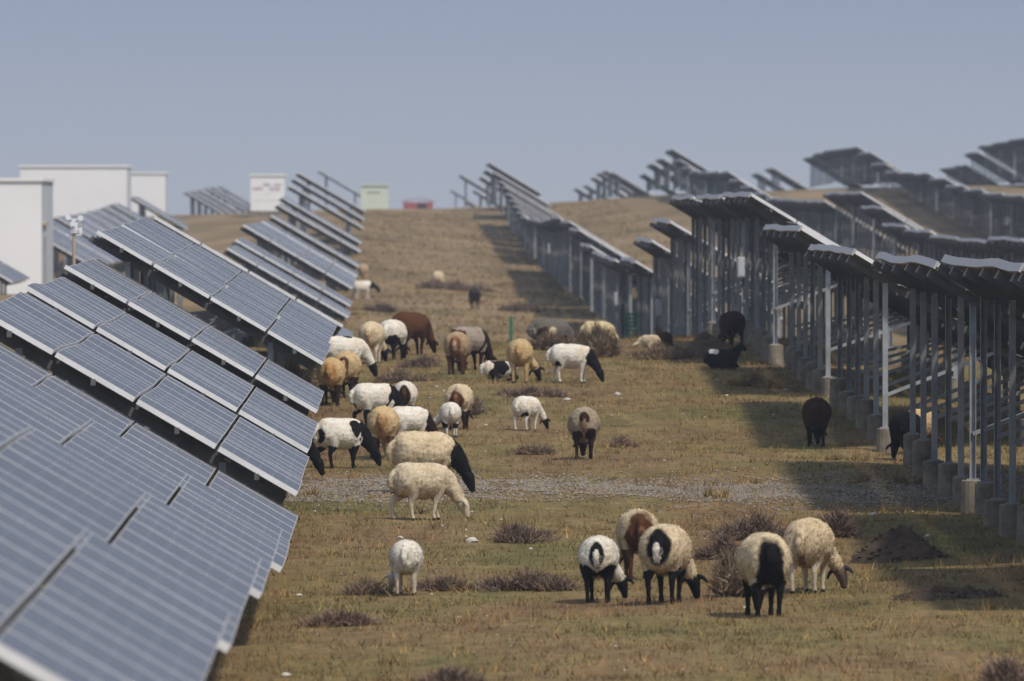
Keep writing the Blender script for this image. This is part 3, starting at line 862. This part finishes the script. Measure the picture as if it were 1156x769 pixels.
def sheep_skeleton(pose, turn, stance, fat, seed):
    """list of (part, points, radii) in local metres, x forward, z up"""
    r = random.Random(seed)
    V = lambda c: Vector((c[0] * 0.80, c[1], c[2]))
    parts = []
    low = 0.0
    if pose in ('lie', 'rest'): low = -0.27
    z0 = low
    tor = [(-.52, .56, .05, .07), (-.495, .56, .13, .15), (-.44, .555, .185, .205), (-.34, .55, .215, .228), (-.20, .54, .232, .24), (0.0, .53, .24, .245),
           (.16, .535, .228, .238), (.28, .55, .20, .218), (.38, .56, .155, .18), (.45, .565, .09, .12)]
    parts.append(('torso', [V((x, 0, z + z0)) for x, z, w, h in tor], [(w * fat, h * fat) for x, z, w, h in tor]))
    tx = turn
    if pose == 'graze':
        nk = [V((.30, 0, .585)), V((.45, tx * .10, .51)), V((.58, tx * .26, .38)), V((.66, tx * .42, .27))]
        hd = [V((.645, tx * .40, .285)), V((.69, tx * .45, .225)), V((.725, tx * .49, .16)), V((.755, tx * .52, .09)), V((.772, tx * .535, .045)), V((.777, tx * .54, .022))]
    elif pose == 'half':
        nk = [V((.30, 0, .60)), V((.46, tx * .10, .60)), V((.60, tx * .24, .56)), V((.69, tx * .34, .52))]
        hd = [V((.66, tx * .33, .555)), V((.73, tx * .38, .50)), V((.80, tx * .43, .43)), V((.86, tx * .47, .36)), V((.885, tx * .49, .325)), V((.895, tx * .495, .305))]
    elif pose == 'rest':
        nk = [V((.28, 0, .30)), V((.42, tx * .12, .27)), V((.52, tx * .24, .20)), V((.58, tx * .32, .15))]
        hd = [V((.56, tx * .30, .165)), V((.62, tx * .38, .125)), V((.68, tx * .45, .095)), V((.735, tx * .50, .065)), V((.755, tx * .52, .055)), V((.765, tx * .53, .05))]
    else:  # head up
        nk = [V((.28, 0, .60 + z0)), V((.40, tx * .06, .68 + z0)), V((.50, tx * .14, .78 + z0)), V((.54, tx * .20, .86 + z0))]
        hd = [V((.51, tx * .18, .885 + z0)), V((.585, tx * .24, .86 + z0)), V((.66, tx * .32, .815 + z0)), V((.73, tx * .39, .77 + z0)), V((.765, tx * .42, .75 + z0)), V((.775, tx * .43, .74 + z0))]
    parts.append(('neck', nk, [(.155, .175), (.118, .140), (.084, .102), (.066, .080)]))
    parts.append(('head', hd, [(.050, .055), (.070, .084), (.060, .074), (.041, .050), (.038, .039), (.024, .024)]))
    t = (hd[2] - hd[1]).normalized()
    sd = V((0, 1, 0)); sd = (sd - t * sd.dot(t)).normalized()
    for s in (-1, 1):
        e0 = hd[1] + sd * (s * .055) - t * .03
        e1 = e0 + sd * (s * .060) + t * .025 + V((0, 0, -.016))
        e2 = e0 + sd * (s * .098) + t * .060 + V((0, 0, -.045))
        parts.append(('ear', [e0, e1, e2], [(.022, .022), (.022, .033), (.012, .016)]))
    if pose in ('lie', 'rest'):
        for s in (-1, 1):
            parts.append(('leg', [V((.30, s * .12, .16)), V((.44, s * .13, .07)), V((.30, s * .15, .035)), V((.18, s * .16, .03))], [(.07, .07), (.04, .045), (.03, .03), (.028, .028)]))
            parts.append(('leg', [V((-.28, s * .15, .17)), V((-.12, s * .22, .09)), V((-.30, s * .24, .04)), V((-.14, s * .26, .03))], [(.11, .11), (.06, .07), (.032, .035), (.028, .028)]))
    else:
        for s in (-1, 1):
            o = stance * (s * .06) + r.uniform(-.025, .025)
            parts.append(('leg', [V((.27, s * .115, .46)), V((.265 + o * .3, s * .115, .34)), V((.275 + o * .8, s * .105, .215)), V((.27 + o, s * .10, .085)), V((.285 + o, s * .10, .035)), V((.29 + o, s * .10, 0.0))],
                          [(.075, .10), (.052, .062), (.032, .035), (.023, .025), (.029, .031), (.031, .034)]))
            o = -stance * (s * .07) + r.uniform(-.025, .025)
            parts.append(('leg', [V((-.30, s * .11, .52)), V((-.255 + o * .2, s * .125, .40)), V((-.30 + o * .5, s * .12, .315)), V((-.385 + o * .9, s * .112, .235)), V((-.365 + o, s * .108, .085)), V((-.345 + o, s * .108, .035)), V((-.34 + o, s * .108, 0.0))],
                          [(.115, .15), (.082, .10), (.055, .065), (.034, .040), (.024, .026), (.029, .031), (.031, .034)]))
    parts.append(('tail', [V((-.49, 0, .67 + z0)), V((-.565, 0, .61 + z0)), V((-.60, 0, .54 + z0)), V((-.59, 0, .47 + z0)), V((-.57, 0, .41 + z0))], [(.04, .03), (.052, .036), (.056, .040), (.040, .03), (.016, .014)]))
    return parts

def smoothnoise(P, sc, off):
    return np.array([noise.noise(Vector((p[0] * sc + off, p[1] * sc, p[2] * sc))) for p in P])

def make_sheep(px, py, head, size, label, base=CREAM, face=None, legs=None, rump=None, tail=None, neck=None, hind=None, patches=(), pose='graze',
               turn=0.0, stance=1.0, fat=1.0, belly=None, socks=None, ear=None, fuzz=True, depth=None, seed=None, sink=0.0, ground=True):
    seed = int(px * 13 + py * 7) if seed is None else seed
    r = random.Random(seed)
    face = face or base; legs = legs or face
    tail = tail or base
    parts = sheep_skeleton(pose, turn, stance, fat, seed)
    bm = bmesh.new()
    for nm, pts, rad in parts: ring_tube(bm, pts, rad)
    bmesh.ops.recalc_face_normals(bm, faces=bm.faces)
    tmp = bpy.data.meshes.new('tmp'); bm.to_mesh(tmp); bm.free()
    to = bpy.data.objects.new('tmp', tmp); COL.objects.link(to)
    md = to.modifiers.new('r', 'REMESH'); md.mode = 'VOXEL'; md.voxel_size = 0.0155
    dg = bpy.context.evaluated_depsgraph_get()
    me = bpy.data.meshes.new_from_object(to.evaluated_get(dg))
    bpy.data.objects.remove(to); bpy.data.meshes.remove(tmp)
    bm = bmesh.new(); bm.from_mesh(me)
    for _ in range(2): bmesh.ops.smooth_vert(bm, verts=bm.verts, factor=0.5, use_axis_x=True, use_axis_y=True, use_axis_z=True)
    bm.to_mesh(me); bm.free()
    nv = len(me.vertices)
    P = np.empty(nv * 3); me.vertices.foreach_get('co', P); P = P.reshape(-1, 3)
    Nn = np.empty(nv * 3); me.vertex_normals.foreach_get('vector', Nn); Nn = Nn.reshape(-1, 3)
    # nearest part of the skeleton
    best = np.full(nv, 9.0); part = np.zeros(nv, int)
    names = ['torso', 'neck', 'head', 'ear', 'leg', 'tail']
    for nm, pts, rad in parts:
        for a, b, ra, rb in zip(pts[:-1], pts[1:], rad[:-1], rad[1:]):
            a_, b_ = np.array(a), np.array(b); ab = b_ - a_
            t = np.clip(((P - a_) @ ab) / (ab @ ab), 0, 1)
            dist = np.linalg.norm(P - (a_ + t[:, None] * ab), axis=1) - ((1 - t) * (ra[0] + ra[1]) / 2 + t * (rb[0] + rb[1]) / 2)
            if nm in ('head', 'ear', 'leg'): dist -= 0.006
            m = dist < best
            best[m] = dist[m]; part[m] = names.index(nm)
    x, y, z = P.T
    off = r.uniform(0, 50)
    n1 = smoothnoise(P, 7, off); n2 = smoothnoise(P, 26, off)
    C = np.tile(np.array(base), (nv, 1))
    n0 = np.clip(smoothnoise(P, 4.0, off + 9) * 1.6, 0, 1)[:, None]
    C = C * (1 - 0.35 * n0) + np.array((0.46, 0.33, 0.18)) * C.mean() * 2.0 * 0.35 * n0
    C *= (1 + 0.13 * n1 + 0.12 * n2)[:, None]
    wool = (part == 0) | (part == 1) | (part == 5)
    if belly is not None:
        C[wool & (z < 0.36 + 0.05 * n1)] = belly
    if hind is not None:
        m = (x < hind[1] * 0.8 + 0.05 * n1) & (z < 0.70 + 0.06 * n1) ; C[m] = hind[0]
    for (cx, cy, cz, rr, col) in ((p[0] * 0.8,) + tuple(p[1:]) for p in patches):
        m = ((x - cx) ** 2 + (y - cy) ** 2 + (z - cz) ** 2 < (rr * (1 + 0.5 * n1)) ** 2); C[m] = col
    if neck is not None:
        m = (x + 0.25 * np.clip(0.55 - z, -.2, .5) > neck[1] * 0.8 + 0.04 * n1) & (part != 4); C[m] = neck[0]
    leg = part == 4
    lm = leg & (z < 0.33 + 0.06 * n1) if pose not in ('lie', 'rest') else leg
    C[lm] = np.array(legs)
    if socks is not None:
        C[leg & (z < 0.20 + 0.03 * n1) & (z > 0.05)] = socks
    if rump is not None:
        col, ry, rz, zc = rump
        zl = zc + (-.27 if pose in ('lie', 'rest') else 0)
        fa = (1 + 0.45 * n1 + 0.12 * n2) - ((y / ry) ** 2 + ((z - zl) / rz) ** 2)
        fa = np.clip(fa / 0.40 + 0.5, 0, 1) * ((x < -0.27) & (z > 0.24))
        C = C * (1 - fa[:, None]) + np.array(col) * fa[:, None]
    zt = z - (-.27 if pose in ('lie', 'rest') else 0)
    C[(x < -0.40) & ((y / (0.042 + 0.012 * n1)) ** 2 + ((zt - 0.52) / (0.105 + 0.02 * n1)) ** 2 < 1)] = np.array(tail)
    if neck is None:
        # the wool ends behind the ears
        C[part == 2] = face; C[part == 3] = face
    else:
        C[(part == 2) | (part == 3)] = face
    if pose not in ('lie', 'rest'): C[z < 0.035] = (0.02, 0.018, 0.015)
    if ear is not None: C[part == 3] = ear
    # eyes and nostrils
    hd = [p for p in parts if p[0] == 'head'][0][1]
    t = (hd[2] - hd[1]).normalized(); sd = Vector((0, 1, 0)); sd = (sd - t * sd.dot(t)).normalized(); upv = sd.cross(t)
    if upv.x < 0 and pose == 'graze': upv = -upv
    for s in (-1, 1):
        e = np.array(hd[1] * 0.55 + hd[2] * 0.45 + sd * (s * .066) + upv * 0.03)
        C[np.linalg.norm(P - e, axis=1) < 0.022] = (0.008, 0.006, 0.005)
    C[np.linalg.norm(P - np.array(hd[5]), axis=1) < 0.03] *= 0.35
    # fleece relief
    P2 = P.copy()
    up = np.where(wool, 1.0, 0.0)
    P2 += Nn * (up * (0.007 * n2 + 0.011 * n1 + 0.003 * smoothnoise(P, 48, off)))[:, None]
    me.vertices.foreach_set('co', P2.ravel())
    at = me.color_attributes.new('coat', 'FLOAT_COLOR', 'POINT')
    C = np.clip(C, 0.003, 0.85)
    at.data.foreach_set('color', np.concatenate([C, np.ones((nv, 1))], 1).ravel())
    me.polygons.foreach_set('use_smooth', np.ones(len(me.polygons), bool))
    me.materials.clear(); me.materials.append(M['coat']); me.update()
    me.name = 'sheep'
    if depth is None:
        X, d, zg = on_ground(px, py)
    else:
        d = depth; X = (px - VX) / F * d; zg = hz(X, d)
    k = size / 0.78
    o = mesh_obj('sheep', me, None, (X, d, zg + 0.004 - sink))
    rz = math.radians(90 - head)
    # the given point is the middle of the hooves
    o.rotation_euler = (0, 0, rz); o.scale = (k, k, k)
    tag(o, label, 'sheep', 'sheep grazing between the solar rows')
    if fuzz and wool.any():
        nf = 9000 if d < 145 else 3600
        idx = rng.choice(np.nonzero(wool | ((part == 4) & (z > 0.3)))[0], nf)
        b = P2[idx] + rng.normal(0, 0.005, (nf, 3))
        dirv = Nn[idx] * 0.35 + rng.normal(0, 0.35, (nf, 3)) + np.array([-0.10, 0, -0.45])
        dirv /= np.linalg.norm(dirv, axis=1)[:, None]
        ln = rng.uniform(0.014, 0.036, nf)[:, None]
        sdv = np.cross(dirv, Nn[idx] + rng.normal(0, 0.25, (nf, 3))); sdv /= np.linalg.norm(sdv, axis=1)[:, None]
        wv = rng.uniform(0.0025, 0.005, nf)[:, None]
        b = b - Nn[idx] * 0.006
        vv = np.stack([b - sdv * wv, b + sdv * wv, b + dirv * ln], 1)
        gn = np.cross(vv[:, 1] - vv[:, 0], vv[:, 2] - vv[:, 0])
        fl = (gn * Nn[idx]).sum(1) < 0
        vv[fl] = vv[fl][:, [1, 0, 2]]
        vv = vv.reshape(-1, 3)
        fm = tri_mesh('fleece', vv, M['coat'])
        ca = fm.color_attributes.new('coat', 'FLOAT_COLOR', 'POINT')
        cc = np.clip(C[idx] * rng.uniform(0.82, 1.15, (nf, 1)), 0.003, 0.85)
        ca.data.foreach_set('color', np.concatenate([np.repeat(cc, 3, 0), np.ones((nf * 3, 1))], 1).ravel())
        fm.polygons.foreach_set('use_smooth', np.ones(nf, bool))
        nn = Nn[idx] + rng.normal(0, 0.32, (nf, 3)); nn /= np.linalg.norm(nn, axis=1)[:, None]
        fm.normals_split_custom_set_from_vertices(np.repeat(nn, 3, 0).tolist())
        mesh_obj('fleece', fm, o)
    return o

S = make_sheep
# front group
S(459, 673, 4, 0.56, 'all-white lamb with its back turned, left in front of the gravel band', WHITE, LEGW, LEGW, turn=.5, fat=1.0)
S(676, 682, 5, 0.66, 'white sheep with a black V round its tail, leftmost of the five front sheep', WHITE, BLACK, BLACK, tail=WHITE, rump=(BLACK, .085, .15, .56), hind=None, turn=-.5, patches=((-.34, .12, .36, .13, BLACK), (-.34, -.12, .36, .13, BLACK)), socks=None)
S(720, 655, -4, 0.74, 'cream sheep with a large brown rump, rear-most of the five front sheep', CREAM, BROWN, BROWN, rump=(BROWN, .165, .26, .50), tail=(.16, .07, .035), turn=.4)
S(752, 682, 13, 0.77, 'cream sheep with a round black rump and white tail, black head grazing', CREAM, BLACK, BLACK, rump=(BLACK, .125, .17, .56), tail=WHITE, turn=-.35, fat=1.03)
S(862, 697, -8, 0.79, 'cream sheep with wholly black hindquarters and legs', CREAM, BLACK, BLACK, rump=(BLACK, .125, .28, .47), tail=BLACK, turn=-.1, fat=1.03, patches=((-.40, .0, .33, .13, BLACK),))
S(914, 671, 15, 0.73, 'cream sheep with pale legs, thin brown tail and a black ear', CREAM, (.16, .11, .09), LEGW, tail=(.56, .44, .28), ear=(.03, .035, .045), rump=((.18, .10, .055), .05, .18, .47), turn=-.45, fat=1.08, patches=())
# middle group
S(476, 589, 64, 0.70, 'shaggy cream sheep in side view, grazing on the gravel band', (.58, .49, .35), LEGW, LEGW, stance=1.6, turn=-.25, patches=((.70, -.09, .22, .085, (.10, .05, .03)),))
S(480, 559, 74, 0.80, 'large cream sheep with black neck and head behind the shaggy one', CREAM, BLACK, LEGW, neck=(BLACK, .40), stance=1.7, fat=1.06)
S(385, 530, 60, 0.70, 'white sheep with black patches and a black head by the left panels', WHITE, BLACK, BLACK, patches=((.16, -.15, .60, .13, BLACK), (-.48, -.05, .50, .10, BLACK), (.40, -.08, .55, .15, BLACK)), neck=(BLACK, .46), turn=-.2)
S(433, 520, 4, 0.74, 'tan sheep with its back turned beside the patched white sheep', (.55, .40, .22), TAN, BROWN, tail=(.30, .17, .08), rump=((.42, .26, .12), .10, .17, .5), patches=())
S(424, 484, 66, 0.68, 'white sheep with black neck and head, behind the tan sheep', WHITE, BLACK, BLACK, neck=(BLACK, .22), rump=(BLACK, .05, .05, .4), pose='graze')
S(457, 478, 2, 0.64, 'white sheep with a dark brown rump, rear view in the middle group', WHITE, DBROWN, DBROWN, rump=(DBROWN, .12, .19, .52), tail=BROWN)
S(462, 506, 62, 0.60, 'whitish sheep with a dark brown head, half hidden by the tan sheep', WHITE, DBROWN, LEGW, neck=(DBROWN, .38))
S(508, 495, -6, 0.52, 'small white lamb with black legs in front of the brown-rumped sheep', WHITE, BLACK, BLACK, rump=(BLACK, .03, .06, .52), socks=WHITE, turn=.8, patches=())
S(519, 485, 9, 0.68, 'cream sheep with dark brown rump behind the small white lamb', CREAM, DBROWN, DBROWN, rump=(BROWN, .12, .22, .50), tail=(.22, .10, .06))
S(595, 487, 32, 0.52, 'white lamb with black head, turned right, alone in mid-aisle', WHITE, BLACK, WHITE, rump=(BLACK, .03, .08, .52), turn=-.3, patches=((-.36, -.12, .36, .09, BLACK),))
S(659, 519, 0, 0.72, 'grey beige sheep with dark brown legs, rear view, alone at right', GREYW, DBROWN, DBROWN, rump=(DBROWN, .075, .09, .62), tail=(.20, .13, .08), patches=((-.42, .09, .36, .11, DBROWN), (-.42, -.09, .36, .11, DBROWN)), fat=1.04)
S(645, 433, 86, 0.66, 'white sheep with black neck and head in side view, right in the aisle', WHITE, BLACK, WHITE, neck=(BLACK, .36), patches=((-.33, -.10, .36, .10, BLACK),), pose='graze', turn=-.1)
S(587, 433, 3, 0.74, 'tan yellow sheep, rear view, next to the lying spotted lamb', (.52, .38, .20), BLACK, TAN, tail=(.40, .26, .12), rump=((.42, .28, .13), .07, .2, .5), turn=-.6)
S(566, 431, 78, 0.58, 'lying black and white spotted lamb', WHITE, WHITE, BLACK, pose='lie', patches=((-.05, -.1, .36, .2, BLACK), (.28, 0, .40, .16, BLACK)), fat=.8)
S(516, 423, 6, 0.74, 'beige sheep with brown sides, rear view, beside the dark one', (.40, .28, .18), BROWN, BROWN, rump=((.20, .09, .045), .11, .2, .5), tail=(.42, .30, .2))
S(530, 419, 42, 0.78, 'dark brown sheep with a pale back, grazing right', (.30, .25, .21), DBROWN, DBROWN, neck=(DBROWN, .18), belly=DBROWN, hind=(BROWN, -.35))
# group by the left panels
S(374, 459, 4, 0.76, 'tan sheep with dark legs closest to the left panels, rear view', (.52, .37, .19), DBROWN, DBROWN, rump=((.46, .27, .11), .12, .2, .5), tail=(.40, .22, .10))
S(392, 450, 8, 0.75, 'tan sheep with a brown rump beside the left panels', (.54, .40, .22), DBROWN, DBROWN, rump=(BROWN, .08, .15, .54), tail=(.45, .32, .18))
S(388, 428, 72, 0.72, 'white sheep with a black back patch behind the two tan ones', WHITE, BLACK, BLACK, patches=((.1, 0, .76, .12, BLACK), (-.3, 0, .76, .07, BLACK)))
S(420, 411, 9, 0.76, 'cream sheep, rear view, left of the black-bellied one', CREAM, BLACK, LEGW, tail=TAN, rump=(TAN, .05, .12, .5), turn=-.3)
S(444, 407, 20, 0.74, 'white sheep with black belly and shoulders, left of the brown one', WHITE, BLACK, BLACK, belly=BLACK, patches=((.32, .0, .70, .13, BLACK), (-.35, -.1, .40, .14, BLACK)))
S(464, 401, 44, 0.80, 'dark brown sheep grazing right behind the pale ones', BROWN, DBROWN, DBROWN, tail=DBROWN, fuzz=False, patches=((.3, 0, .5, .2, DBROWN),))
# far slope
S(409, 339, 80, 0.70, 'far white sheep with a black head beside the left row', WHITE, BLACK, WHITE, neck=(BLACK, .34), pose='half', fuzz=False)
S(536, 349, 172, 0.72, 'lone dark sheep with a pale head facing the camera on the far slope', DBROWN, GREY, DBROWN, pose='up', fuzz=False, patches=((.45, 0, .75, .16, GREY),))
S(495, 319, 20, 0.70, 'pale sheep lying on the far slope above the long dark bush', CREAM, CREAM, CREAM, pose='rest', fuzz=False)
S(410, 318, 10, 0.72, 'far beige sheep, rear view, beside the left row', (.45, .33, .22), TAN, TAN, fuzz=False)
# on the rise
S(621, 389, 60, 0.80, 'grey sheep with two pale patches lying on the rise', GREY, DBROWN, DBROWN, pose='rest', patches=((-.52, -.08, .26, .065, CREAM), (-.10, -.24, .26, .075, CREAM), (-.3, -.1, .18, .17, DBROWN)), fuzz=False, turn=-.2)
S(676, 385, 74, 0.60, 'cream sheep lying behind the large dry bush', (.60, .50, .30), CREAM, CREAM, pose='rest', turn=.6)
S(733, 393, -60, 0.38, 'cream lamb curled up beside a dark one near the right row', CREAM, CREAM, CREAM, pose='rest', turn=.5)
S(749, 392, -20, 0.46, 'dark brown lamb lying right of the curled cream lamb', DBROWN, DBROWN, DBROWN, pose='lie', fuzz=False)
S(826, 394, 200, 0.72, 'black brown sheep with head lowered behind the soil mound', DBROWN, BLACK, DBROWN, pose='graze', fuzz=False)
S(816, 418, 70, 0.56, 'black sheep with a white patch lying below the soil mound', BLACK, BLACK, BLACK, pose='lie', patches=((-.35, -.1, .46, .12, WHITE),), fuzz=False)
S(316, 541, 78, 0.70, 'black sheep under the left panels with only its head showing', BLACK, BLACK, BLACK, turn=-.2)
# in the shade of the right row
S(922, 505, 4, 0.72, 'dark brown sheep standing in the shade of the right row', (.045, .018, .012), BLACK, BLACK, tail=DBROWN, fuzz=False)
S(1022, 521, -14, 0.70, 'black sheep half hidden behind the right row posts', BLACK, BLACK, BLACK, fuzz=False)
S(1040, 512, 30, 0.62, 'tan and brown sheep among the right row posts', TAN, BROWN, BROWN, neck=(BROWN, .3), fuzz=False)

# ------------------------------------------------------------------ air
def haze():
    b = MB()
    b.box((30, 730, 2.5), (640, 1600, 17))
    me = b.mesh('haze', [])
    m = bpy.data.materials.new('haze'); m.use_nodes = True
    nt = m.node_tree
    nt.nodes.remove(nt.nodes['Principled BSDF'])
    v = nt.nodes.new('ShaderNodeVolumePrincipled')
    v.inputs['Color'].default_value = (0.80, 0.88, 1.0, 1)
    v.inputs['Density'].default_value = HAZE
    v.inputs['Anisotropy'].default_value = 0.1
    nt.links.new(v.outputs[0], nt.nodes['Material Output'].inputs['Volume'])
    me.materials.append(m)
    o = mesh_obj('haze', me); tag(o, kind='stuff')
HAZE = 0.00024
haze()

# ------------------------------------------------------------------ light
sun_dir = Vector((0.46, -0.56, 1.0)).normalized()
elev = math.asin(sun_dir.z)
azim = math.atan2(sun_dir.x, sun_dir.y)         # clockwise from +y
sl = bpy.data.lights.new('sun', 'SUN'); sl.energy = 3.05; sl.angle = math.radians(4.0); sl.color = (1.0, 0.92, 0.80)
so = bpy.data.objects.new('sun', sl); so.rotation_euler = sun_dir.to_track_quat('Z', 'Y').to_euler(); link(so)

HOR, TOPC, UPC = (0.43, 0.44, 0.59), (0.345, 0.347, 0.487), (3.9, 2.85, 1.95)
w = bpy.data.worlds.new('World'); scene.world = w; w.use_nodes = True
nt = w.node_tree
bg = nt.nodes['Background']
sky = nt.nodes.new('ShaderNodeTexSky'); sky.sky_type = 'NISHITA'; sky.sun_disc = False
sky.sun_elevation = elev; sky.sun_rotation = azim
sky.altitude = 3000; sky.air_density = 1.0; sky.dust_density = 2.0; sky.ozone_density = 2.0
# a dull blue-grey bank of far haze low on the horizon
tc = nt.nodes.new('ShaderNodeTexCoord')
sx = nt.nodes.new('ShaderNodeSeparateXYZ'); nt.links.new(tc.outputs['Generated'], sx.inputs[0])
rp = nt.nodes.new('ShaderNodeValToRGB')
stops = [(0.0, HOR), (0.0016, HOR), (0.0185, TOPC), (0.08, (0.30, 0.30, 0.38)), (0.24, (0.50, 0.44, 0.44)), (0.42, UPC), (1.0, UPC)]
el = rp.color_ramp.elements
el[0].position = 0.0; el[0].color = (*stops[0][1], 1)
el[1].position = 1.0; el[1].color = (*stops[-1][1], 1)
for p, c in stops[1:-1]:
    e = el.new(p); e.color = (*c, 1)
nt.links.new(sx.outputs[2], rp.inputs[0])
tint = nt.nodes.new('ShaderNodeMix'); tint.data_type = 'RGBA'; tint.blend_type = 'MULTIPLY'; tint.inputs[0].default_value = 1.0
nt.links.new(sky.outputs[0], tint.inputs[6])
nt.links.new(rp.outputs[0], tint.inputs[7])
nt.links.new(tint.outputs[2], bg.inputs['Color'])
bg.inputs['Strength'].default_value = 0.13

# ------------------------------------------------------------------ camera
cd = bpy.data.cameras.new('camera')
cd.sensor_width = 36.0; cd.lens = F / 1156 * 36.0
cd.clip_start = 1.0; cd.clip_end = 6000
cd.dof.use_dof = True; cd.dof.focus_distance = 135; cd.dof.aperture_fstop = 6.0
co = bpy.data.objects.new('camera', cd); link(co)
fwd = Vector(((578 - VX) / F, 1.0, -(384.5 - VY) / F)).normalized()
co.location = (0, 0, 0)
co.rotation_euler = fwd.to_track_quat('-Z', 'Y').to_euler()
scene.camera = co

scene.view_settings.view_transform = 'Standard'
scene.view_settings.look = 'None'
scene.view_settings.exposure = 0.02
scene.view_settings.gamma = 1.0
scene.cycles.max_bounces = 6
scene.cycles.volume_bounces = 0
scene.cycles.use_denoising = True
